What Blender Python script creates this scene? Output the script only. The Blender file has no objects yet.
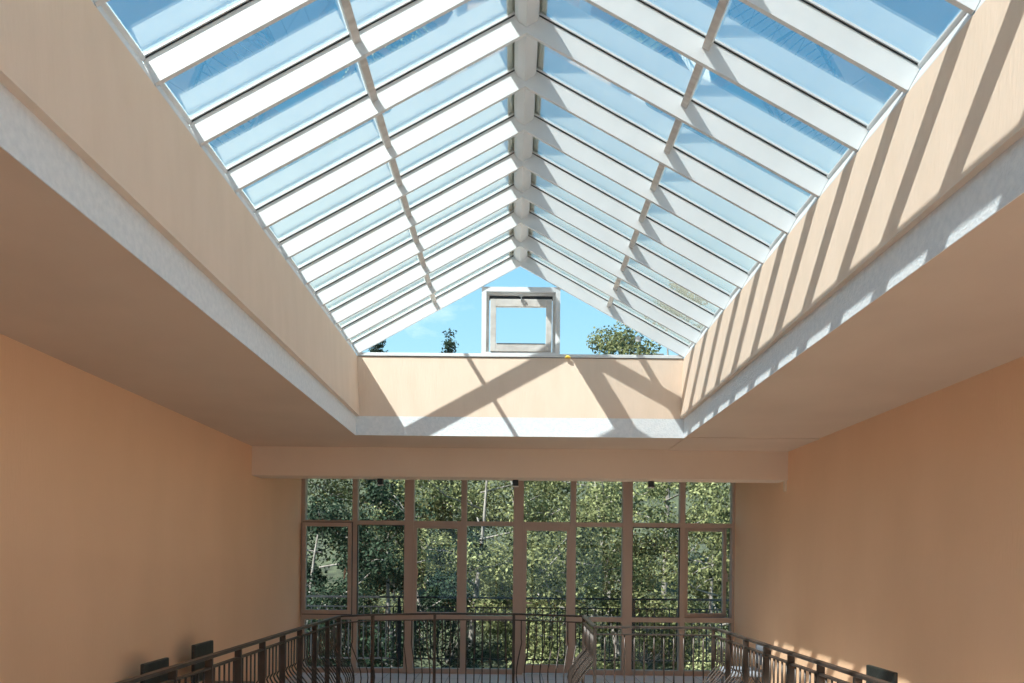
import bpy, bmesh, math, random
from mathutils import Vector, Matrix
random.seed(7)
C = bpy.context.scene
COL = C.collection
F, CX, CY, ROLL, EYE = 700.0, 512.0, 562.5, 0.0092, 1.65

def at(px, py, Y):
    du, dv = px - CX, py - CY
    u = du*math.cos(ROLL) + dv*math.sin(ROLL)
    v = -du*math.sin(ROLL) + dv*math.cos(ROLL)
    return Vector((u/F*Y, Y, EYE - v/F*Y))

# ------------------------------------------------------------------ materials
def mat(name, base=(.8, .8, .8), rough=.5, metal=0.0, spec=.5):
    m = bpy.data.materials.new(name); m.use_nodes = True
    b = m.node_tree.nodes['Principled BSDF']
    b.inputs['Base Color'].default_value = (*base, 1)
    b.inputs['Roughness'].default_value = rough
    b.inputs['Metallic'].default_value = metal
    b.inputs['Specular IOR Level'].default_value = spec
    return m

def vary(m, c1, c2, scale=(1, 1, 1), freq=3.0, detail=6, bump=0.0, bfreq=60, bscale=(1, 1, 1), bdist=.01, lo=.35, hi=.65):
    nt = m.node_tree; N = nt.nodes; L = nt.links; b = N['Principled BSDF']
    tc = N.new('ShaderNodeTexCoord'); mp = N.new('ShaderNodeMapping'); mp.inputs['Scale'].default_value = scale
    nz = N.new('ShaderNodeTexNoise'); nz.inputs['Scale'].default_value = freq; nz.inputs['Detail'].default_value = detail
    cr = N.new('ShaderNodeValToRGB')
    cr.color_ramp.elements[0].color = (*c1, 1); cr.color_ramp.elements[0].position = lo
    cr.color_ramp.elements[1].color = (*c2, 1); cr.color_ramp.elements[1].position = hi
    L.new(tc.outputs['Object'], mp.inputs[0]); L.new(mp.outputs[0], nz.inputs['Vector'])
    L.new(nz.outputs['Fac'], cr.inputs[0]); L.new(cr.outputs[0], b.inputs['Base Color'])
    if bump:
        m2 = N.new('ShaderNodeMapping'); m2.inputs['Scale'].default_value = bscale
        n2 = N.new('ShaderNodeTexNoise'); n2.inputs['Scale'].default_value = bfreq; n2.inputs['Detail'].default_value = 5
        bp = N.new('ShaderNodeBump'); bp.inputs['Strength'].default_value = bump; bp.inputs['Distance'].default_value = bdist
        L.new(tc.outputs['Object'], m2.inputs[0]); L.new(m2.outputs[0], n2.inputs['Vector'])
        L.new(n2.outputs['Fac'], bp.inputs['Height']); L.new(bp.outputs[0], b.inputs['Normal'])
    return m

def glass(name, tint, refl, rough=0.0, expo=5.0, coat=(.95, .98, 1)):
    m = bpy.data.materials.new(name); m.use_nodes = True
    nt = m.node_tree; N = nt.nodes; L = nt.links; N.clear()
    o = N.new('ShaderNodeOutputMaterial'); mx = N.new('ShaderNodeMixShader')
    t = N.new('ShaderNodeBsdfTransparent'); t.inputs[0].default_value = (*tint, 1)
    g = N.new('ShaderNodeBsdfGlossy'); g.inputs['Roughness'].default_value = rough
    g.inputs[0].default_value = (*coat, 1)
    ge = N.new('ShaderNodeNewGeometry'); dt = N.new('ShaderNodeVectorMath'); dt.operation = 'DOT_PRODUCT'
    L.new(ge.outputs['Normal'], dt.inputs[0]); L.new(ge.outputs['Incoming'], dt.inputs[1])
    def mth(op, a, b=None):
        n = N.new('ShaderNodeMath'); n.operation = op; n.use_clamp = op in ('ADD', 'SUBTRACT')
        for i, q in enumerate((a, b)):
            if q is None: continue
            if isinstance(q, (int, float)): n.inputs[i].default_value = q
            else: L.new(q, n.inputs[i])
        return n.outputs[0]
    c = mth('ABSOLUTE', dt.outputs['Value']); p5 = mth('POWER', mth('SUBTRACT', 1.0, c), expo)
    ad = mth('ADD', mth('MULTIPLY', p5, .9), refl)
    L.new(ad, mx.inputs[0])
    L.new(t.outputs[0], mx.inputs[1]); L.new(g.outputs[0], mx.inputs[2]); L.new(mx.outputs[0], o.inputs[0])
    return m

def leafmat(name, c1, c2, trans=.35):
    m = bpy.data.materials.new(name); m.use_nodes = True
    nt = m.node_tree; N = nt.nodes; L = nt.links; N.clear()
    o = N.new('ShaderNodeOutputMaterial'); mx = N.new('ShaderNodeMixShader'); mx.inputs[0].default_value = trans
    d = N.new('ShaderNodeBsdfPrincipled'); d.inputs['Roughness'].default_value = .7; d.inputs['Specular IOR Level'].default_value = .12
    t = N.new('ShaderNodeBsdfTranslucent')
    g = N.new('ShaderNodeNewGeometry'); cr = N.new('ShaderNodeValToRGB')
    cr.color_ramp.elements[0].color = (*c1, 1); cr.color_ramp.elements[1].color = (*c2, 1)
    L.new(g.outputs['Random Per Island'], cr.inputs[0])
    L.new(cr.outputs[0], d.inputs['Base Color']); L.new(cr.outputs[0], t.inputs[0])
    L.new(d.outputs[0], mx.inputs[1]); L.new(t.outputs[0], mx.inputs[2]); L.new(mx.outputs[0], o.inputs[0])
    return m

M = {}
M['wall'] = vary(mat('orange_plaster', rough=.85, spec=.2), (.88, .58, .37), (.92, .61, .395), (1, 1, .35), 1.6, 6, .35, 70, (1, 1, .12), .006)
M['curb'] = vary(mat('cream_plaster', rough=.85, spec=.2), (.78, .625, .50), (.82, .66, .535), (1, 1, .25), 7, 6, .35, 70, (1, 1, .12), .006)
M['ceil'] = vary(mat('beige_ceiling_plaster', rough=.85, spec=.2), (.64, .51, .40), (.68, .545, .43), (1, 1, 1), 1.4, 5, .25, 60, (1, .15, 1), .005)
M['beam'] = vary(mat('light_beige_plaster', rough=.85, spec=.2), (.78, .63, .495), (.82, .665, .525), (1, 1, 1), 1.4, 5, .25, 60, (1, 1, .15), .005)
M['band'] = vary(mat('rough_white_plaster', rough=.9, spec=.2), (.72, .76, .80), (.80, .83, .86), (1, 1, 1), 30, 6, .5, 70, (1, 1, 1), .012)
M['white'] = vary(mat('white_painted_metal', rough=.45), (.70, .72, .735), (.74, .76, .775), (1, 1, 1), 4, 4)
M['grey'] = vary(mat('weathered_grey_metal', rough=.5), (.55, .52, .49), (.68, .66, .63), (1, 3, 1), 9, 5)
M['gasket'] = mat('black_rubber', (.02, .025, .03), .6)
M['frame'] = vary(mat('brown_window_frame', rough=.4), (.46, .345, .285), (.50, .375, .31), (1, 1, .3), 3, 4)
M['rail'] = vary(mat('dark_bronze_metal', rough=.38, metal=.25), (.050, .038, .032), (.080, .060, .050), (1, 1, 1), 8, 4)
M['black'] = mat('black_metal', (.018, .018, .02), .45)
M['roofglass'] = glass('reflective_roof_glass', (.94, .98, .985), .30, expo=3.0, coat=(1, .96, .83))
M['clear'] = glass('clear_window_glass', (.92, .96, .96), .01)
M['leather'] = vary(mat('dark_leather', rough=.42), (.022, .026, .024), (.04, .045, .04), (1, 1, 1), 20, 4, .2, 90)
M['greyfab'] = mat('blue_grey_upholstery', (.28, .31, .36), .6)
M['concrete'] = vary(mat('grey_concrete', rough=.9), (.35, .34, .33), (.45, .44, .42), (1, 1, 1), 3, 6, .2, 30)
M['chrome'] = mat('brushed_steel', (.6, .6, .6), .3, 1)
M['yellow'] = mat('yellow_foam', (.85, .6, .08), .7)
M['bark'] = vary(mat('pale_grey_bark', rough=.9), (.12, .10, .085), (.27, .24, .21), (1, 1, .4), 14, 6, .5, 30)
M['leafA'] = leafmat('mid_green_leaves', (.028, .034, .014), (.22, .225, .095))
M['leafB'] = leafmat('yellow_green_leaves', (.055, .065, .025), (.36, .365, .165))
M['leafD'] = leafmat('light_green_leaves', (.10, .11, .045), (.46, .46, .24))
M['leafC'] = leafmat('dark_green_leaves', (.008, .018, .010), (.035, .055, .030), .2)  # dark evergreen tone, also standing in for shade in the left bays

def floor_mat():
    m = mat('grey_floor_tile', rough=.35); nt = m.node_tree; N = nt.nodes; L = nt.links; b = N['Principled BSDF']
    tc = N.new('ShaderNodeTexCoord'); br = N.new('ShaderNodeTexBrick')
    br.offset = 0; br.inputs['Scale'].default_value = 1; br.inputs['Brick Width'].default_value = .45; br.inputs['Row Height'].default_value = .45
    br.inputs['Mortar Size'].default_value = .004
    br.inputs['Color1'].default_value = (.76, .70, .67, 1); br.inputs['Color2'].default_value = (.79, .73, .70, 1); br.inputs['Mortar'].default_value = (.16, .155, .15, 1)
    L.new(tc.outputs['Object'], br.inputs['Vector']); L.new(br.outputs[0], b.inputs['Base Color'])
    return m
M['floor'] = floor_mat()
M['stone'] = vary(mat('pale_stone_floor', rough=.5), (.84, .80, .74), (.90, .87, .82), (1, 1, 1), 2, 5)
M['pale'] = vary(mat('pale_plaster', rough=.85), (.85, .79, .70), (.89, .83, .75), (1, 1, 1), 2, 5)
M['ground'] = vary(mat('grassy_ground', rough=.95), (.018, .022, .012), (.06, .07, .035), (1, 1, 1), 2.5, 8, .6, 8)

# ------------------------------------------------------------------ mesh helpers
class MB:
    def __init__(s): s.v = []; s.f = []
    def add(s, vs, fs):
        n = len(s.v); s.v += [tuple(v) for v in vs]; s.f += [tuple(i+n for i in f) for f in fs]
        return s
    def box(s, a, b):
        x0, y0, z0 = a; x1, y1, z1 = b
        return s.add([(x0,y0,z0),(x1,y0,z0),(x1,y1,z0),(x0,y1,z0),(x0,y0,z1),(x1,y0,z1),(x1,y1,z1),(x0,y1,z1)],
                     [(0,3,2,1),(4,5,6,7),(0,1,5,4),(1,2,6,5),(2,3,7,6),(3,0,4,7)])
    def prism(s, poly, axis, a, b):
        """poly of 2-D points extruded along axis ('y' -> points are (x,z); 'z' -> (x,y))"""
        n = len(poly)
        if axis == 'y': vs = [(p[0], a, p[1]) for p in poly] + [(p[0], b, p[1]) for p in poly]
        elif axis == 'z': vs = [(p[0], p[1], a) for p in poly] + [(p[0], p[1], b) for p in poly]
        else: vs = [(a, p[0], p[1]) for p in poly] + [(b, p[0], p[1]) for p in poly]
        fs = [tuple(range(n)), tuple(range(2*n-1, n-1, -1))]
        for i in range(n): j = (i+1) % n; fs.append((i, i+n, j+n, j))
        return s.add(vs, fs)
    def bar(s, p, q, w, h, up=(0, 0, 1)):
        p, q, up = Vector(p), Vector(q), Vector(up); t = (q-p).normalized()
        side = t.cross(up).normalized(); u = side.cross(t).normalized()
        vs = []
        for c in (p, q):
            for a, b in ((-1,-1),(1,-1),(1,1),(-1,1)): vs.append(c + side*a*w/2 + u*b*h/2)
        return s.add(vs, [(3,2,1,0),(4,5,6,7),(0,1,5,4),(1,2,6,5),(2,3,7,6),(3,0,4,7)])
    def tube(s, pts, r, n=6):
        pts = [Vector(p) for p in pts]; k = len(pts); rs = r if isinstance(r, (list, tuple)) else [r]*k
        vs = []; ref = Vector((.13, .97, .2)).normalized()
        for i, p in enumerate(pts):
            t = (pts[min(i+1, k-1)] - pts[max(i-1, 0)]).normalized()
            a = t.cross(ref)
            if a.length < .1: a = t.cross(Vector((1, 0, 0)))
            a.normalize(); b = t.cross(a)
            for j in range(n):
                th = 2*math.pi*j/n; vs.append(p + (a*math.cos(th) + b*math.sin(th))*rs[i])
        fs = [tuple(range(n-1, -1, -1)), tuple(range((k-1)*n, k*n))]
        for i in range(k-1):
            for j in range(n):
                j2 = (j+1) % n; fs.append((i*n+j, i*n+j2, (i+1)*n+j2, (i+1)*n+j))
        return s.add(vs, fs)
    def build(s, name, m, parent=None, bevel=0, smooth=False, fix=True):
        me = bpy.data.meshes.new(name); me.from_pydata(s.v, [], s.f); me.materials.append(m)
        if fix:
            bm = bmesh.new(); bm.from_mesh(me); bmesh.ops.recalc_face_normals(bm, faces=bm.faces); bm.to_mesh(me); bm.free()
        if smooth:
            for p in me.polygons: p.use_smooth = True
        o = bpy.data.objects.new(name, me); COL.objects.link(o)
        if parent:
            o.parent = parent; o.matrix_parent_inverse = Matrix.Translation(parent_world(parent)).inverted() if parent.get('_abs') is None else Matrix()
        if bevel:
            md = o.modifiers.new('bevel', 'BEVEL'); md.width = bevel; md.segments = 2; md.limit_method = 'ANGLE'
        return o

def parent_world(o):
    v = Vector(o.location)
    while o.parent: o = o.parent; v += Vector(o.location) + o.matrix_parent_inverse.translation*0
    return v

# every mesh is modelled in world coordinates of its thing's empty; children keep identity local transforms
def local(o):
    o.matrix_parent_inverse = Matrix(); return o

def empty(name, loc, label=None, cat=None, group=None, kind=None):
    o = bpy.data.objects.new(name, None); o.empty_display_size = .2; COL.objects.link(o); o.location = loc
    return tag(o, label, cat, group, kind)

def tag(o, label=None, cat=None, group=None, kind=None):
    if label: o['label'] = label
    if cat: o['category'] = cat
    if group: o['group'] = group
    if kind: o['kind'] = kind
    return o

def part(mb, name, m, parent, origin=(0, 0, 0), **k):
    """vertices given in world space; origin = world position of the parent thing's empty"""
    ox, oy, oz = origin
    mb.v = [(x-ox, y-oy, z-oz) for x, y, z in mb.v]
    o = mb.build(name, m, None, **k); o.parent = parent
    return o

def struct(name, mb, m, **k):
    o = mb.build(name, m, **k); o['kind'] = 'structure'; return o

def copy_tree(o, parent=None):
    c = o.copy(); COL.objects.link(c)
    if parent: c.parent = parent
    for ch in [x for x in list(bpy.data.objects) if x.parent == o]: copy_tree(ch, c)
    return c

# ------------------------------------------------------------------ dimensions
WL, WR = -3.1166, 3.2848                 # side walls
CEIL = 3.01
XU0, XU1 = -1.690, 1.830                 # upper edge of the shaft walls (they lean outwards)
XL0, XL1 = -1.655, 1.803                  # upper faces of the skylight shaft
XB0, XB1 = -1.700, 1.840                 # white band faces
BT = CEIL + .205
YC = 7.551                               # far wall of the shaft
ZT = 3.864                               # top of the shaft
YN = -2.2                                # near end of the skylight
YB, YB2, ZB = 8.353, 8.66, 2.663         # beam
YF = 10.36                               # window wall
YBACK = -4.2
XR, ZR = 0.058, 4.844                    # lower apex of the rafters
SLL = (ZR-ZT)/(XR-XB0+.01); SLR = (ZR-ZT)/(XB1-XR+.01)

# ------------------------------------------------------------------ room shell
struct('wall_left', MB().box((WL-.3, YBACK-.3, -.0), (WL, YF+.2, CEIL)), M['wall'])
struct('wall_right', MB().box((WR, YBACK-.3, 0), (WR+.3, YF+.2, CEIL)), M['wall'])
struct('wall_back', MB().box((WL, YBACK-.3, 0), (WR, YBACK, .25)), M['wall'])
wb = MB()
for i in range(6):
    xx = WL + (WR-WL)*i/5; wb.box((xx-.04, YBACK-.12, .25), (xx+.04, YBACK-.02, CEIL))
wb.box((WL, YBACK-.115, .25), (WR, YBACK-.025, .33)); wb.box((WL, YBACK-.115, 2.2), (WR, YBACK-.025, 2.28)); wb.box((WL, YBACK-.115, CEIL-.08), (WR, YBACK-.025, CEIL))
w3 = struct('added_window_3', wb, M['frame'])  # unseen glazing behind the camera, added to bring daylight into the room
w3p = struct('pane', MB().box((WL, YBACK-.075, .33), (WR, YBACK-.067, CEIL-.08)), M['clear']); w3p.parent = w3; del w3p['kind']
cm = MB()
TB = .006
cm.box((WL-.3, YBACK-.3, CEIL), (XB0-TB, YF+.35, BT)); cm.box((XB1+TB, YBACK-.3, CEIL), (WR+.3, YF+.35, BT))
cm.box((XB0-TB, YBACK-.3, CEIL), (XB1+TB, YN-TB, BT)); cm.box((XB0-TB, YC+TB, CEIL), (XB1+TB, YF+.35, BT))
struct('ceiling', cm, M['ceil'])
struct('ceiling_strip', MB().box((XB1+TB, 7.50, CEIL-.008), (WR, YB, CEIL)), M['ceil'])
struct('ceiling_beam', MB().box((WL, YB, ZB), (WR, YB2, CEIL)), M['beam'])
# skylight shaft: cream upper walls that step over a rough white band
struct('wall_shaft_left', MB().prism([(XU0-.3, BT), (XL0, BT), (XU0, ZT), (XU0-.3, ZT)], 'y', YN-.2, YC+.26), M['curb'])
struct('wall_shaft_right', MB().prism([(XL1, BT), (XU1+.3, BT), (XU1+.3, ZT), (XU1, ZT)], 'y', YN-.2, YC+.26), M['curb'])
struct('wall_shaft_far', MB().box((XU0, YC, BT), (XU1, YC+.26, ZT)), M['curb'])
struct('wall_shaft_near', MB().box((XU0, YN-.26, BT), (XU1, YN, ZT)), M['curb'])
struct('trim_1', MB().box((XB0-TB, YN, CEIL-.001), (XB0, YC, BT)), M['band'])
struct('trim_2', MB().box((XB1, YN, CEIL-.001), (XB1+TB, YC, BT)), M['band'])
struct('trim_3', MB().box((XB0-TB, YC, CEIL-.001), (XB1+TB, YC+TB, BT)), M['band'])
struct('trim_4', MB().box((XB0-TB, YN-TB, CEIL-.001), (XB1+TB, YN, BT)), M['band'])

# floor with the stairwell opening
RAIL = [(-2.06, 1.2), (-2.06, 8.35), (-1.72, 8.68), (-.98, 8.93), (.03, 8.99), (.90, 8.72), (.87, 7.28), (2.1, 7.28), (2.1, 1.2)]
VOID = [(-2.0, 1.1), (-2.0, 8.32), (-1.69, 8.62), (-.97, 8.87), (.03, 8.93), (.84, 8.67), (.81, 7.22), (2.04, 7.22), (2.04, 1.1)]
def floor_with_hole():
    bm = bmesh.new()
    outer = [(WL-.3, YBACK-.3), (WR+.3, YBACK-.3), (WR+.3, YF+.12), (WL-.3, YF+.12)]
    es = []
    for loop in (outer, VOID):
        vs = [bm.verts.new((x, y, 0)) for x, y in loop]
        es += [bm.edges.new((vs[i], vs[(i+1) % len(vs)])) for i in range(len(vs))]
    bmesh.ops.triangle_fill(bm, use_beauty=True, edges=es)
    r = bmesh.ops.extrude_face_region(bm, geom=list(bm.faces))
    bmesh.ops.translate(bm, verts=[g for g in r['geom'] if isinstance(g, bmesh.types.BMVert)], vec=(0, 0, -.25))
    bmesh.ops.recalc_face_normals(bm, faces=bm.faces)
    me = bpy.data.meshes.new('floor'); bm.to_mesh(me); bm.free(); me.materials.append(M['floor'])
    o = bpy.data.objects.new('floor', me); COL.objects.link(o); o['kind'] = 'structure'
floor_with_hole()
struct('bounce_floor_lower', MB().box((WL-.3, YBACK-.3, -1.7), (WR+.3, YF+.12, -1.5)), M['stone'])  # unseen floor, set high and pale to bounce light up the stairwell
lw = MB(); lw.box((WL-.3, YBACK-.3, -1.5), (WL, YF, -.25)); lw.box((WR, YBACK-.3, -1.5), (WR+.3, YF, -.25))
lw.box((WL, YBACK-.3, -1.5), (WR, YBACK, -.25)); lw.box((WL, YF-.1, -1.5), (WR, YF+.12, -.25))
struct('wall_lower', lw, M['pale'])  # unseen walls, made pale to return light into the room

# ------------------------------------------------------------------ skylight roof
HV = .147; W = .022
K = [7.526 - .4725*k for k in range(21)]          # near faces of the rafters
sky = empty('skylight', (0, 0, 0), 'long white framed pitched glass roof filling the ceiling opening', 'skylight')
def slope_z(x, side):                              # lower edge line of a rafter
    return ZR - SLL*(XR-x) if side < 0 else ZR - SLR*(x-XR)
def rafter(side):
    xe = XU0 if side < 0 else XU1
    xe2 = xe + side*.10
    z1 = slope_z(xe, side)
    sl = SLL if side < 0 else -SLR
    nv = Vector((-sl, 0, 1)).normalized(); hn = HV*nv.z
    bx, bz = xe+nv.x*hn, z1+nv.z*hn; xe2 = bx
    poly = [(XR, ZR), (XR, ZR+HV), (bx, bz), (xe, z1)]
    m = MB().prism(poly, 'y', 0, W)
    top = [(XR, ZR+HV), (XR, ZR+HV+.012), (xe2, slope_z(xe2, side)+HV+.012), (xe2, slope_z(xe2, side)+HV)]
    m.prism(top, 'y', -.011, W+.011)
    g = MB().prism([(XR+side*.07, slope_z(XR+side*.07, side)+HV-.0065), (XR+side*.07, slope_z(XR+side*.07, side)+HV-.0005),
                    (bx, bz-.0005), (bx, bz-.0065)], 'y', -.0045, -.0002)
    return m, g
for side in (-1, 1):
    m, g = rafter(side)
    r0 = m.build('rafter', M['white']); r0.parent = sky; r0.location = (0, K[0], 0)
    g0 = g.build('gasket', M['gasket']); g0.parent = r0; tag(g0, 'thin black rubber seal')
    for y in K[1:]:
        r = r0.copy(); COL.objects.link(r); r.location = (0, y, 0)
        q = g0.copy(); COL.objects.link(q); q.parent = r
XP = {-1: -.877, 1: 1.036}
def along(side, x, y0, y1, w, d, top=HV):          # member under the glass, running along the roof
    sl = SLL if side < 0 else -SLR
    t = Vector((1, 0, sl)).normalized(); n = Vector((-sl, 0, 1)).normalized()
    c = Vector((x, 0, slope_z(x, side)+top-.001)) - n*d/2
    p = [c + t*a*w/2 + n*b*d/2 for a, b in ((-1,-1),(1,-1),(1,1),(-1,1))]
    return [(v.x, v.z) for v in p]
for side in (-1, 1):
    for i in range(len(K)-1):
        m = MB().prism(along(side, XP[side], 0, 0, .043, .058), 'y', K[i+1]+W, K[i])
        o = m.build('purlin', M['grey'], bevel=.002); o.parent = sky
        # eave frame piece between two rafters
        xe = XU0 if side < 0 else XU1
        sl = SLL if side < 0 else -SLR
        nv = Vector((-sl, 0, 1)).normalized(); hn = HV*nv.z; z1 = slope_z(xe, side)
        ax, az, bx, bz = xe+side*.004, z1+.002, xe+side*.004+nv.x*hn, z1-.002+nv.z*hn
        e = MB().prism([(ax, ZT), (ax, az), (bx, bz), (bx+side*.06, bz-.033), (bx+side*.06, ZT)], 'y', K[i+1]+W, K[i])
        tx, tz = bx-side*.022, bz+.022*abs(sl)
        e.prism([(bx, bz-.001), (tx, tz-.001), (tx, tz-.010), (bx-side*.001, bz-.012)], 'y', K[i+1]+W, K[i])
        o = e.build('eave_frame', M['white']); o.parent = sky
rb = []
for i in range(len(K)-1):
    T = ZR+HV
    poly = [(XR-.072, T-.044), (XR-.050, T-.082), (XR, T-.115), (XR+.066, T-.076), (XR+.076, T-.044), (XR, T)]
    o = MB().prism(poly, 'y', K[i+1]+W, K[i]).build('ridge_beam', M['white']); o.parent = sky
for side in (-1, 1):
    sl = SLL if side < 0 else -SLR
    for i in range(len(K)-1):
        xe = (XU0 if side < 0 else XU1) + side*.12
        for x0, x1 in ((XR, XP[side]-side*.004), (XP[side]+side*.004, xe)):
            z0, z1 = slope_z(x0, side)+HV+.0125, slope_z(x1, side)+HV+.0125
            o = MB().prism([(x0, z0), (x1, z1), (x1, z1+.008), (x0, z0+.008)], 'y', K[i+1]+W/2+.001, K[i]+W/2-.001).build('glass_pane', M['roofglass'])
            o.parent = sky
cap = MB().prism([(XR-.12, slope_z(XR-.12, -1)+HV+.022), (XR, ZR+HV+.022), (XR+.12, slope_z(XR+.12, 1)+HV+.022),
                  (XR+.12, slope_z(XR+.12, 1)+HV+.032), (XR, ZR+HV+.032), (XR-.12, slope_z(XR-.12, -1)+HV+.032)], 'y', K[-1], YC+.12)
o = cap.build('ridge_cap', M['white']); o.parent = sky
# gable end
YG = YC + .035
o = MB().box((XU0, YC-.012, ZT), (XU1, YC+.12, ZT+.036)).build('gable_sill', M['white'], bevel=.004); o.parent = sky
o = MB().box((XU0+.01, YC-.006, ZT-.006), (XU1-.01, YC-.0005, ZT)).build('gasket', M['gasket']); o.parent = sky
a = at(482, 288, YG); b = at(559.6, 355, YG)
GX0, GX1, GZ1, GZ0 = a.x, b.x, (a.z + at(559.6, 288.8, YG).z)/2, ZT+.036
def roofline(x): return slope_z(x, -1 if x < XR else 1) + HV
def gpane(poly):
    o = MB().prism(poly, 'y', YG, YG+.008).build('gable_pane', M['clear']); o.parent = sky
gpane([(XU0+.0, ZT+.036), (GX0, ZT+.036), (GX0, roofline(GX0)), (XU0, roofline(XU0))])
gpane([(GX1, ZT+.036), (XU1, ZT+.036), (XU1, roofline(XU1)), (GX1, roofline(GX1))])
gpane([(GX0, GZ1), (GX1, GZ1), (GX1, roofline(GX1)), (XR, ZR+HV), (GX0, roofline(GX0))])
s = at(638, 339, YG)
o = MB().box((s.x-.027, YG-.003, s.z-.027), (s.x+.027, YG-.0005, s.z+.027)).build('sticker', M['white']); o.parent = sky
tag(o, 'small square white sticker on the gable glass')
gf = MB()
for sd in (-1, 1):                                   # frame along the roof edge behind the glass
    xe = XU0 if sd < 0 else XU1
    gf.prism([(XR, ZR+HV-.03), (XR, ZR+HV), (xe, slope_z(xe, sd)+HV), (xe, slope_z(xe, sd)+HV-.03)], 'y', YG+.009, YG+.05)
o = gf.build('gable_frame', M['white']); o.parent = sky
# gable opening window
w2 = empty('window_2', ((GX0+GX1)/2, YG, GZ0), kind='structure'); O = tuple(w2.location)
fr = MB(); fw = .050; d0, d1 = YG-.04, YG+.05
fr.box((GX0, d0, GZ0), (GX0+fw, d1, GZ1)); fr.box((GX1-fw, d0, GZ0), (GX1, d1, GZ1)); fr.box((GX0+fw, d0, GZ1-fw), (GX1-fw, d1, GZ1)); fr.box((GX0+fw, d0, GZ0), (GX1-fw, d1, GZ0+.02))
part(fr, 'window_frame', M['white'], w2, O)
fr = MB(); i0, i1, j0, j1 = GX0+fw, GX1-fw, GZ0+.02, GZ1-fw
for (p, q) in (((i0, d0+.03, j0), (i0+.03, d1, j1)), ((i1-.03, d0+.03, j0), (i1, d1, j1)), ((i0+.03, d0+.03, j1-.03), (i1-.03, d1, j1))): fr.box(p, q)
part(fr, 'inner_frame', M['grey'], w2, O)
part(MB().box((i0+.03, d0+.05, j1-.075), (i1-.03, d0+.06, j1-.03)), 'gasket', M['gasket'], w2, O)  # black strip in place of the shaded gap above the sash
sx0, sx1 = at(490.5, 320, YG).x, at(551.5, 320, YG).x
sz0 = GZ0+.022; sz1 = at(520, 300.5, YG-.05).z
sash = MB(); tk = .045
sash.box((sx0, 0, 0), (sx0+.062, tk, sz1-sz0)); sash.box((sx1-.062, 0, 0), (sx1, tk, sz1-sz0))
sash.box((sx0+.062, 0, 0), (sx1-.062, tk, .085)); sash.box((sx0+.062, 0, sz1-sz0-.08), (sx1-.062, tk, sz1-sz0))
mid = (sx0+sx1)/2
sash.v = [(x-mid, y, z) for x, y, z in sash.v]
so = sash.build('sash', M['grey'], bevel=.004); so.parent = w2; so.location = (mid-O[0], -.05, sz0-O[2]); so.rotation_euler = (math.radians(5), 0, 0)
pn = MB().box((sx0+.062-mid, .02, .085), (sx1-.062-mid, .026, sz1-sz0-.08)).build('pane', M['clear']); pn.parent = so
h = MB().box((-.006, -.03, sz1-sz0-.02), (.006, .0, sz1-sz0+.035)); h.box((-.02, -.035, sz1-sz0+.02), (.02, -.02, sz1-sz0+.035))
h = h.build('latch', M['chrome']); h.parent = so
g = MB().box((sx0+.07-mid, -.003, .080), (sx1-.07-mid, 0, .086)).build('gasket', M['gasket']); g.parent = so
# yellow foam blob on the sill
p = at(568, 358.5, YC-.02)
fb = MB().tube([(p.x-.03, YC-.024, ZT-.006), (p.x-.01, YC-.03, ZT+.004), (p.x+.012, YC-.028, ZT-.002), (p.x+.03, YC-.022, ZT-.008)], [.006, .015, .014, .005], 8)
fo = fb.build('sealant_foam', M['yellow'], smooth=True); fo.parent = sky; tag(fo, 'small yellow lump of sealing foam')

# ------------------------------------------------------------------ window wall
wn = empty('window_1', ((WL+WR)/2, YF, 0), kind='structure'); O = tuple(wn.location)
def X(px, py=550): return at(px, py, YF).x
def Z(py, px=512): return at(px, py, YF).z
Z_T0, Z_T1 = Z(526.0+.2), Z(521.6+.2)        # upper transom
Z_L0, Z_L1 = Z(621.4-.5), Z(616.6-.5)        # lower transom
Z_B1 = Z(669.2)
mull = [(352.4, 357.5), (404.6, 413.8), (461, 466.6), (513.2, 523.3), (570.2, 575.7), (622.2, 632), (679.5, 684.7)]
DF0, DF1 = YF-.03, YF+.09
fr = MB()
fr.box((WL, DF0, 0), (X(305.2), DF1, CEIL)); fr.box((X(731.5), DF0, 0), (WR, DF1, CEIL))
part(fr, 'jamb', M['frame'], wn, O)
for i, (a, b) in enumerate(mull):
    e = .012 if i % 2 else 0
    part(MB().box((X(a), DF0-e, 0), (X(b), DF1, CEIL)), 'mullion', M['frame'], wn, O, bevel=.004)
bays = []
xs = [X(305.2)] + [v for a, b in mull for v in (X(a), X(b))] + [X(731.5)]
bays = [(xs[2*i], xs[2*i+1]) for i in range(8)]
DOOR = 4
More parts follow.
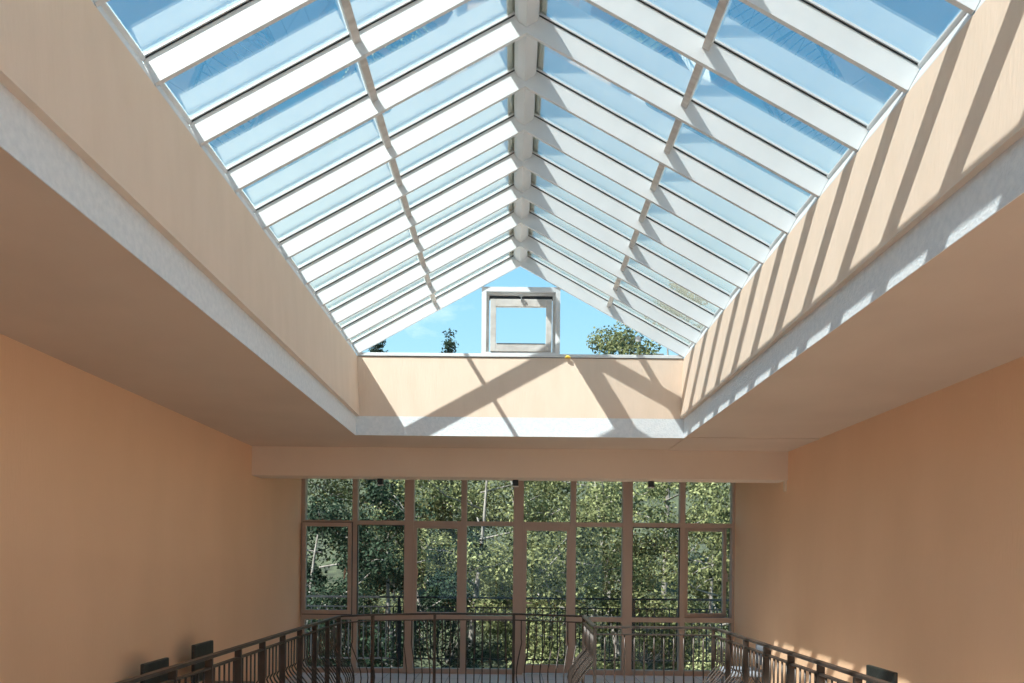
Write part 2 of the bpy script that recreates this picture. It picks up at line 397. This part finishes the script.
for i, (x0, x1) in enumerate(bays):
    part(MB().box((x0, DF0+.006, Z_T0), (x1, DF1-.006, Z_T1)), 'transom', M['frame'], wn, O)
    part(MB().box((x0, DF0+.006, CEIL-.06), (x1, DF1-.006, CEIL)), 'head_rail', M['frame'], wn, O)
    part(MB().box((x0, YF+.02, Z_T1), (x1, YF+.03, CEIL-.06)), 'pane', M['clear'], wn, O)
    if i != DOOR:
        part(MB().box((x0, DF0+.006, Z_L0), (x1, DF1-.006, Z_L1)), 'transom', M['frame'], wn, O)
        part(MB().box((x0, DF0+.006, 0), (x1, DF1-.006, Z_B1)), 'sill_rail', M['frame'], wn, O)
        part(MB().box((x0, YF+.02, Z_B1), (x1, YF+.03, Z_L0)), 'pane', M['clear'], wn, O)
        if i in (1, 3, 5, 6):
            part(MB().box((x0, YF+.02, Z_L1), (x1, YF+.03, Z_T0)), 'pane', M['clear'], wn, O)
            if i in (1, 6):
                g = MB()
                for q in (((x0, DF0, Z_L1), (x0+.008, YF+.02, Z_T0)), ((x1-.008, DF0, Z_L1), (x1, YF+.02, Z_T0)), ((x0, DF0, Z_L1), (x1, YF+.02, Z_L1+.008)), ((x0, DF0, Z_T0-.008), (x1, YF+.02, Z_T0))): g.box(*q)
                part(g, 'gasket', M['gasket'], wn, O)
def leaf(x0, x1, z0, z1, side, hinge, deg, yy, bars=(), lab=None, frame_w=(.052, .052, .06, .058)):
    """opening sash; hinge 'l' or 'r', swings into the room by deg"""
    hx = x0 if hinge == 'l' else x1
    l, r, b, t = frame_w
    m = MB(); y0, y1 = -.03, .02
    m.box((x0-hx, y0, z0), (x0-hx+l, y1, z1)); m.box((x1-hx-r, y0, z0), (x1-hx, y1, z1))
    m.box((x0-hx+l, y0, z0), (x1-hx-r, y1, z0+b)); m.box((x0-hx+l, y0, z1-t), (x1-hx-r, y1, z1))
    o = m.build(side, M['frame'], bevel=.004)
    o.location = (hx-O[0], yy-O[1], -O[2]); o.rotation_euler = (0, 0, math.radians(-deg if hinge == 'l' else deg)); o.parent = wn
    p = MB().box((x0-hx+l, -.006, z0+b), (x1-hx-r, .004, z1-t)).build('pane', M['clear']); p.parent = o
    g = MB()
    for q in (((x0-hx-.012, y1-.006, z0-.014), (x0-hx, y1, z1+.012)), ((x1-hx, y1-.006, z0-.014), (x1-hx+.010, y1, z1+.012)), ((x0-hx, y1-.006, z0-.014), (x1-hx, y1, z0)), ((x0-hx, y1-.006, z1), (x1-hx, y1, z1+.012))): g.box(*q)
    g = g.build('gasket', M['gasket']); g.parent = o
    return o
def hndl(parent, x, z, y=-.032):
    m = MB().box((x-.012, y-.012, z-.05), (x+.012, y, z+.05)); m.box((x-.009, y-.045, z-.01), (x+.009, y-.012, z+.01)); m.box((x-.011, y-.055, z-.11), (x+.011, y-.04, z+.012))
    h = m.build('handle', M['frame']); h.parent = parent
yy = DF0-.02
x0, x1 = bays[0]
s1 = leaf(x0-.02, x1+.005, Z(615.2), Z(524.4), 'sash', 'l', 1.5, yy)
x0, x1 = bays[2]
s2 = leaf(x0+.0, x1+.0, Z_L1-.0, Z_T0+.0, 'sash', 'r', 0, YF+.0, frame_w=(.05, .055, .05, .045))
x0, x1 = bays[7]
s3 = leaf(x0+.0, x1-.02, Z(615.9), Z(525.6), 'sash', 'l', -11, YF+.05)
hndl(s1, .64, 1.5); hndl(s3, .66, 1.5)
hndl(s2, -.64, 1.5)
# the balcony door in the middle bay
x0, x1 = bays[DOOR]
dr = empty('door_1', ((x0+x1)/2, YF, 0), kind='structure'); O2 = tuple(dr.location)
m = MB(); zt = Z_T0
m.box((x0, YF-.03, .02), (x0+.05, YF+.03, zt)); m.box((x1-.052, YF-.03, .02), (x1, YF+.03, zt))
m.box((x0+.05, YF-.03, .02), (x1-.052, YF+.03, Z(664))); m.box((x0+.05, YF-.03, Z(530.6)), (x1-.052, YF+.03, zt))
part(m, 'door_leaf', M['frame'], dr, O2, bevel=.004)
part(MB().box((x0+.05, YF-.004, Z(664)), (x1-.052, YF+.006, Z(530.6))), 'pane', M['clear'], dr, O2)
hm = MB().box((x0+.012, YF-.042, .93), (x0+.038, YF-.03, 1.13)); hm.box((x0+.018, YF-.085, 1.05), (x0+.034, YF-.042, 1.066)); hm.box((x0+.018, YF-.092, 1.045), (x0+.13, YF-.078, 1.068))
part(hm, 'door_handle', M['frame'], dr, O2)

# ------------------------------------------------------------------ stair balustrade
rl = empty('stair_balustrade', (0, 4.5, 0), 'dark bronze metal balustrade with bellied bars around the stairwell', 'railing'); O = tuple(rl.location)
PROF = [(0, .905), (0, .67), (-.012, .655), (-.022, .635), (-.006, .60), (.06, .52), (.13, .43), (.185, .33), (.20, .25), (.185, .17), (.12, .09), (.05, .05), (.03, .03)]
cand = []
def inward(a, b):                                    # the stairwell lies to the right of travel along the list
    t = Vector((b[0]-a[0], b[1]-a[1])).normalized(); return t, Vector((t.y, -t.x))
segs = list(zip(RAIL[:-1], RAIL[1:]))
postpts = []
for si, (a, b) in enumerate(segs):
    t, n = inward(a, b); L = math.hypot(b[0]-a[0], b[1]-a[1])
    A = Vector((a[0], a[1])); 
    e0 = Vector((a[0], a[1], 0)); e1 = Vector((b[0], b[1], 0)); T3 = Vector((t.x, t.y, 0))
    m = MB().bar(e0 - T3*.02 + Vector((0, 0, .988)), e1 + T3*.02 + Vector((0, 0, .988)), .05, .024); part(m, 'handrail', M['rail'], rl, O, bevel=.005)
    m = MB().bar(e0 + Vector((0, 0, .912)), e1 + Vector((0, 0, .912)), .036, .014); part(m, 'middle_rail', M['rail'], rl, O)
    m = MB().bar(e0 + Vector((0, 0, .035)), e1 + Vector((0, 0, .035)), .036, .014); part(m, 'bottom_rail', M['rail'], rl, O)
    side = si in (0, 7)
    nb = max(1, round(L/.5)) if side else 1
    if si == 0: start = 0
    for k in range(nb+1):
        d = L*k/nb
        if k == 0 and si > 0: continue
        postpts.append((A + t*d, n, si))
    if si == 0: postpts.append((A, n, 0))
    for k in range(nb):
        l = L/nb; c = max(2, round(l/(.083 if side else .1)))
        for j in range(1, c):
            q = A + t*(l*k + l*j/c)
            cand.append((q, n, si))
for q, n, si in postpts:
    if si in (0, 7):
        m = MB().bar((q.x, q.y, 0), (q.x, q.y, .976), .022, .05, up=(n.x, n.y, 0))
    else:
        m = MB().bar((q.x, q.y, 0), (q.x, q.y, .976), .034, .034, up=(n.x, n.y, 0))
    m.box((q.x-.045, q.y-.045, 0), (q.x+.045, q.y+.045, .01))
    part(m, 'post', M['rail'], rl, O, bevel=.002)
def prio(c):
    q, n, si = c
    if si in (0, 7): return 0
    return 0
vis = sorted(cand, key=lambda c: (c[2] in (0, 7), -c[0].y if True else 0))
main = [c for c in vis if c[2] not in (0, 7)]
sidec = sorted([c for c in vis if c[2] in (0, 7) and c[0].y > 4.6], key=lambda c: c[0].y)
take = main + sidec[:max(0, 100-len(main))]
rest = [c for c in cand if not any(c is t for t in take)]
def baluster(m, q, n, sc=1):
    m.tube([(q.x + n.x*o*sc, q.y + n.y*o*sc, h) for o, h in PROF], .0078, 6)
for q, n, si in take:
    m = MB(); baluster(m, q, n, .15 if si == 6 else 1); part(m, 'baluster', M['rail'], rl, O, smooth=True)
m = MB()
for q, n, si in rest: baluster(m, q, n)
tag(part(m, 'baluster', M['rail'], rl, O, smooth=True), kind='stuff')

# ------------------------------------------------------------------ balcony outside
struct('balcony_slab', MB().box((WL-1, YF+.13, -.3), (WR+1, 11.95, -.17)), M['concrete'])
YE = 11.7
br = empty('balcony_railing', (0, YE, -.17), 'black metal railing of straight bars on the balcony outside', 'railing'); O = tuple(br.location)
for z, w, h, nm in ((1.04, .05, .03, 'handrail'), (.885, .03, .018, 'middle_rail'), (.02, .03, .02, 'bottom_rail')):
    part(MB().box((WL-.9, YE-w/2, z), (WR+.9, YE+w/2, z+h)), nm, M['black'], br, O)
for px in (265, 399, 517, 633.5, 750):
    xx = at(px, 610, YE).x; part(MB().box((xx-.022, YE-.022, -.17), (xx+.022, YE+.022, 1.04)), 'post', M['black'], br, O)
n = 66
for i in range(n):
    xx = WL-.85 + (WR-WL+1.7)*i/(n-1)
    part(MB().box((xx-.009, YE-.009, .04), (xx+.009, YE+.009, .885)), 'baluster', M['black'], br, O)

# ------------------------------------------------------------------ chairs by the walls
def chair(loc, rz, mm, label, hb=.84, name='side_chair', grp=None):
    r = empty(name, loc, label, 'chair', grp); r.rotation_euler = (0, 0, rz)      # back at local +y, seat towards -y
    MB().box((-.22, -.42, .40), (.22, 0, .46)).build('seat', mm, bevel=.018).parent = r
    MB().box((-.205, -.005, .50), (.205, .032, hb)).build('backrest', mm, bevel=.010).parent = r
    for sx in (-1, 1):
        MB().bar((sx*.195, .005, 0), (sx*.195, .012, hb-.06), .028, .022, up=(0, 1, 0)).build('leg', M['black']).parent = r
        MB().bar((sx*.195, -.39, 0), (sx*.195, -.39, .40), .026, .026, up=(0, 1, 0)).build('leg', M['black']).parent = r
        MB().bar((sx*.195, -.38, .2), (sx*.195, .0, .2), .016, .016).build('stretcher', M['black']).parent = r
    return r
chair((-2.93, 5.79, 0), math.pi/2, M['leather'], 'dark leather chair against the left wall, the one nearer the camera', .812)
chair((-2.93, 6.68, 0), math.pi/2, M['leather'], 'dark leather chair against the left wall, the taller one nearer the windows', .86)
chair((2.86, 5.43, 0), -math.pi/2, M['leather'], 'dark leather chair behind the right railing beside the orange wall', .855)
chair((2.86, 7.98, 0), -math.pi/2, M['greyfab'], 'blue grey chair far behind the right railing near the windows', .76)

# ------------------------------------------------------------------ small fittings under the beam
for px, lab in ((380.5, 'small black spotlight under the beam, leftmost of three'), (515.7, 'small black spotlight under the beam at the middle, above the door side'), (651, 'small black spotlight under the beam, rightmost of three')):
    Y = YB2-.06; x = at(px, 483, Y).x
    r = empty('spotlight', (x, Y, ZB), lab, 'spotlight')
    MB().box((-.033, -.033, -.075), (.033, .033, 0)).build('housing', M['black'], bevel=.003).parent = r
    MB().box((-.038, -.038, -.082), (.038, .038, -.073)).build('rim', M['grey'], bevel=.002).parent = r
m = MB().box((WR-.028, YB+.03, ZB-.13), (WR-.0, YB+.07, ZB)); m.box((WR-.034, YB+.02, ZB-.012), (WR, YB+.08, ZB))
tag(m.build('wall_bracket', M['beam'], bevel=.002), 'small beige bracket under the right end of the beam', 'bracket')

# ------------------------------------------------------------------ outdoors
bm = bmesh.new(); NX, NY = 60, 40
def ground_z(x, y):
    t = (y-12)/30
    return -4.2 + 13.2*max(0, t)**1.1 + .35*math.sin(x*.7+y*.4) + .25*math.sin(x*1.7-y*.9)
g = [[bm.verts.new((-34+68*i/(NX-1), 12+34*j/(NY-1), ground_z(-34+68*i/(NX-1), 12+34*j/(NY-1)))) for i in range(NX)] for j in range(NY)]
for j in range(NY-1):
    for i in range(NX-1): bm.faces.new((g[j][i], g[j][i+1], g[j+1][i+1], g[j+1][i]))
me = bpy.data.meshes.new('ground'); bm.to_mesh(me); bm.free(); me.materials.append(M['ground'])
for p in me.polygons: p.use_smooth = True
o = bpy.data.objects.new('ground', me); COL.objects.link(o); o['kind'] = 'structure'

def leaves(clumps, n, size, rng, squash=.8):
    v = []; f = []
    for k in range(n):
        c, R = clumps[k % len(clumps)]
        d = Vector((rng.gauss(0, 1), rng.gauss(0, 1), rng.gauss(0, 1))).normalized()*(R*(rng.random()**.35))
        p = c + Vector((d.x, d.y, d.z*squash))
        nrm = (d.normalized()*.8 + Vector((rng.uniform(-1, 1), rng.uniform(-1, 1), rng.uniform(-.2, 1.2)))).normalized()
        a = nrm.cross(Vector((rng.uniform(-1, 1), rng.uniform(-1, 1), rng.uniform(-1, 1)))).normalized(); b = nrm.cross(a)
        s = size*rng.uniform(.6, 1.35); i = len(v)
        v += [p - a*s*.5, p + b*s*.28, p + a*s*.5, p - b*s*.28]
        f.append((i, i+1, i+2, i+3))
    m = MB(); m.v = [tuple(q) for q in v]; m.f = f
    return m
def tree(name, x, y, h, cr, lab, mm, seed, n=7000, size=.11, base=.28, trunk=.10, cat='tree', nclump=46, cone=0, grp=None):
    rng = random.Random(seed); gz = ground_z(x, y)-.1
    n = int(n*1.7)
    r = empty(name, (x, y, gz), lab, cat, grp)
    lean = Vector((rng.uniform(-.12, .12)*(0 if cone else 1), rng.uniform(-.08, .08), 1))
    pts = [Vector((lean.x*h*t + .15*math.sin(3*t+seed), lean.y*h*t, h*t*.92)) for t in (0, .15, .3, .45, .6, .75, .9, 1)]
    MB().tube(pts, [trunk*(1-.85*i/7) for i in range(8)], 8).build('trunk', M['bark'], smooth=True, fix=False).parent = r
    clumps = []
    nb = 24 if cone else 11
    bm_ = MB()
    for k in range(nb):
        t = base + (1-base)*(k+.5)/nb
        p0 = pts[0].lerp(pts[-1], t); p0 = Vector((lean.x*h*t, lean.y*h*t, h*t*.92))
        th = k*2.4 + rng.uniform(-.4, .4)
        rad = cr*((1-t)*1.0+.12 if cone else math.sin(math.pi*min(1, .18+.82*(1-t)))**.6)*rng.uniform(.8, 1.1)
        e = p0 + Vector((math.cos(th)*rad, math.sin(th)*rad, rad*(.05 if cone else .35)))
        mid = p0.lerp(e, .5) + Vector((0, 0, -.08*rad))
        bm_.tube([p0, mid + Vector((rng.uniform(-.1, .1), rng.uniform(-.1, .1), rng.uniform(-.05, .1))), e], [trunk*.45*(1.1-t*.7), trunk*.3*(1.1-t*.7), .012], 6)
        for q in range(3):
            s2 = mid.lerp(e, rng.random()); e2 = s2 + Vector((rng.uniform(-1, 1), rng.uniform(-1, 1), rng.uniform(-.2, .9)))*rad*.4
            bm_.tube([s2, s2.lerp(e2, .5)+Vector((0, 0, .05)), e2], [trunk*.16, trunk*.1, .008], 5)
            clumps.append((e2, cr*rng.uniform(.16, .28)))
        clumps.append((e, cr*rng.uniform(.18, .3))); clumps.append((p0.lerp(e, .65), cr*rng.uniform(.15, .28)))
    clumps.append((Vector((lean.x*h, lean.y*h, h*.95)), cr*.22))
    bm_.build('branches', M['bark'], smooth=True, fix=False).parent = r
    leaves(clumps, n, size, rng).build('foliage', mm, fix=False).parent = r
    return r
def shrub(x, y, w, h, lab, mm, seed, n=2600, size=.10):
    rng = random.Random(seed); gz = ground_z(x, y)-.1
    r = empty('shrub', (x, y, gz), lab, 'shrub')
    cl = []; st = MB()
    for k in range(16):
        e = Vector((rng.uniform(-.5, .5)*w, rng.uniform(-.4, .4)*w, h*rng.uniform(.25, .95)))
        st.tube([(e.x*.1, e.y*.1, 0), (e.x*.6, e.y*.6, e.z*.6), e], [.03, .018, .008], 5); cl.append((e, w*rng.uniform(.14, .24)))
    st.build('stems', M['bark'], smooth=True, fix=False).parent = r
    leaves(cl, n, size, rng, .8).build('foliage', mm, fix=False).parent = r
T = [
 ('broadleaf_tree', -8.6, 18.5, 7.6, 2.9, 'grey green broadleaf tree outside, furthest left beyond the windows', 'leafA', 1, 8000),
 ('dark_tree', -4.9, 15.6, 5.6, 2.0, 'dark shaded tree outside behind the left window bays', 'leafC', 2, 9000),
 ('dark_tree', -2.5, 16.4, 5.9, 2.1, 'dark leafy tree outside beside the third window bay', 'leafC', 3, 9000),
 ('broadleaf_tree', -6.9, 21.5, 7.8, 2.9, 'tall tree with a reddish trunk outside the leftmost window', 'leafA', 4, 8000),
 ('broadleaf_tree', -1.0, 18.0, 6.8, 2.6, 'sunlit oak with pale branches outside left of the balcony door', 'leafB', 5, 9500),
 ('broadleaf_tree', .9, 15.2, 5.5, 2.0, 'leafy green tree outside straight beyond the balcony door', 'leafA', 6, 9000),
 ('broadleaf_tree', 2.6, 17.0, 6.6, 2.3, 'bushy green tree outside right of the balcony door', 'leafB', 8, 9500),
 ('broadleaf_tree', 4.6, 15.6, 5.6, 2.0, 'green tree outside the two rightmost window bays', 'leafA', 9, 9000),
 ('broadleaf_tree', 7.6, 18.5, 7.8, 2.9, 'broad tree outside beyond the right corner of the windows', 'leafA', 10, 8000),
 ('tall_tree', 4.6, 21.0, 10.65, 2.6, 'tall tree whose top shows through the right gable glass', 'leafA', 12, 9000),
 ('broadleaf_tree', .2, 22.5, 6.2, 3.2, 'tree far outside, behind the oak with pale branches', 'leafA', 13, 8000),
 ('broadleaf_tree', -3.6, 23.2, 6.3, 3.2, 'tree far outside, behind the dark trees on the left', 'leafA', 14, 8000),
]
for (nm, x, y, h, cr, lab, mm, sd, n) in T:
    tree(nm, x, y, h, cr, lab, M[mm], sd, n=n, size=.09 if y < 19 else .115)
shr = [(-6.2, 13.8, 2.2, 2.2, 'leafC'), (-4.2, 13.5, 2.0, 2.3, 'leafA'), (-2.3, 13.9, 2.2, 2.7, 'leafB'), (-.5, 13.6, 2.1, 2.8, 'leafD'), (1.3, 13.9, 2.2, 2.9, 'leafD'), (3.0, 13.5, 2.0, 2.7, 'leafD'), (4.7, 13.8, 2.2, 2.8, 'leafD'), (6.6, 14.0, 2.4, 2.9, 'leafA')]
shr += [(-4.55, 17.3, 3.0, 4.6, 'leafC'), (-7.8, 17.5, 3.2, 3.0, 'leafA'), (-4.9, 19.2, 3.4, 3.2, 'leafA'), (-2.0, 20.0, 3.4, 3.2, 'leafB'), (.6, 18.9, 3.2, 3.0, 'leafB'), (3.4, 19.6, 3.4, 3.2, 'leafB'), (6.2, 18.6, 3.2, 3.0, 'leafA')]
labs = ['dark shrub outside behind the balcony railing, furthest left', 'green shrub outside below the leftmost window bays', 'green shrub outside below the third window bay', 'light green shrub outside, just left of the balcony door',
        'light green shrub outside, seen through the balcony door', 'light green shrub outside, just right of the balcony door', 'green shrub outside below the rightmost window bays', 'green shrub outside behind the railing, furthest right',
        'dark bush outside beyond the leftmost window sash', 'wide bush on the slope outside, leftmost of the far row', 'wide bush on the slope behind the dark trees', 'yellow green bush on the slope left of the balcony door', 'yellow green bush on the slope beyond the balcony door', 'yellow green bush on the slope right of the balcony door', 'wide bush on the slope outside, rightmost of the far row']
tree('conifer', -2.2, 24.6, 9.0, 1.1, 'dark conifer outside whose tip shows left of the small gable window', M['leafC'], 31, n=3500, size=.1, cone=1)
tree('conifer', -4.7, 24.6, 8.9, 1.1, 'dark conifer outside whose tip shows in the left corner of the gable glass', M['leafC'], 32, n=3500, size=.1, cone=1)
for (x, y, w, h, mm), lab in zip(shr, labs): shrub(x, y, w, h+.3, lab, M[mm], int(x*10)+90, 8000, .07)

# ------------------------------------------------------------------ light, sky, camera
sd = Vector((1, .82, -1.60)).normalized()
sun = bpy.data.lights.new('sun', 'SUN'); sun.energy = 12.6; sun.angle = math.radians(.6); sun.color = (1, .965, .91)
so = bpy.data.objects.new('sun', sun); COL.objects.link(so); so.rotation_euler = sd.to_track_quat('-Z', 'Y').to_euler(); so.location = (-6, -5, 12)

w = bpy.data.worlds.new('sky'); C.world = w; w.use_nodes = True
nt = w.node_tree; N = nt.nodes; L = nt.links; bg = N['Background']
tc = N.new('ShaderNodeTexCoord'); sx = N.new('ShaderNodeSeparateXYZ'); L.new(tc.outputs['Generated'], sx.inputs[0])
cr = N.new('ShaderNodeValToRGB'); e = cr.color_ramp.elements
e[0].position = 0; e[0].color = (.50, .70, .82, 1); e[1].position = 1; e[1].color = (.09, .32, .62, 1)
k = e.new(.28); k.color = (.34, .59, .76, 1); k = e.new(.55); k.color = (.11, .37, .66, 1)
L.new(sx.outputs[2], cr.inputs[0])
mp = N.new('ShaderNodeMapping'); mp.inputs['Scale'].default_value = (1.2, 1.2, 3.2); L.new(tc.outputs['Generated'], mp.inputs[0])
nz = N.new('ShaderNodeTexNoise'); nz.inputs['Scale'].default_value = 2.6; nz.inputs['Detail'].default_value = 9; nz.inputs['Roughness'].default_value = .62; L.new(mp.outputs[0], nz.inputs['Vector'])
c2 = N.new('ShaderNodeValToRGB'); c2.color_ramp.elements[0].position = .60; c2.color_ramp.elements[0].color = (0, 0, 0, 1); c2.color_ramp.elements[1].position = .78; c2.color_ramp.elements[1].color = (.7, .7, .7, 1)
L.new(nz.outputs[0], c2.inputs[0])
mx = N.new('ShaderNodeMix'); mx.data_type = 'RGBA'; L.new(c2.outputs[0], mx.inputs[0]); L.new(cr.outputs[0], mx.inputs[6]); mx.inputs[7].default_value = (.95, .97, 1, 1)
L.new(mx.outputs[2], bg.inputs[0]); bg.inputs[1].default_value = 1.22

cd = bpy.data.cameras.new('camera'); cam = bpy.data.objects.new('camera', cd); COL.objects.link(cam); C.camera = cam
cam.location = (0, 0, EYE); cam.rotation_euler = (math.pi/2, -ROLL, 0)
cd.sensor_width = 36; cd.sensor_fit = 'HORIZONTAL'; cd.lens = F/1024*36
cd.shift_x = 0; cd.shift_y = (CY-341.5)/1024; cd.clip_start = .05; cd.clip_end = 300
C.cycles.max_bounces = 16; C.cycles.diffuse_bounces = 10; C.cycles.transparent_max_bounces = 32
vs = C.view_settings; vs.view_transform = 'Standard'; vs.look = 'None'; vs.gamma = 1; vs.exposure = 0.42; vs.use_curve_mapping = False
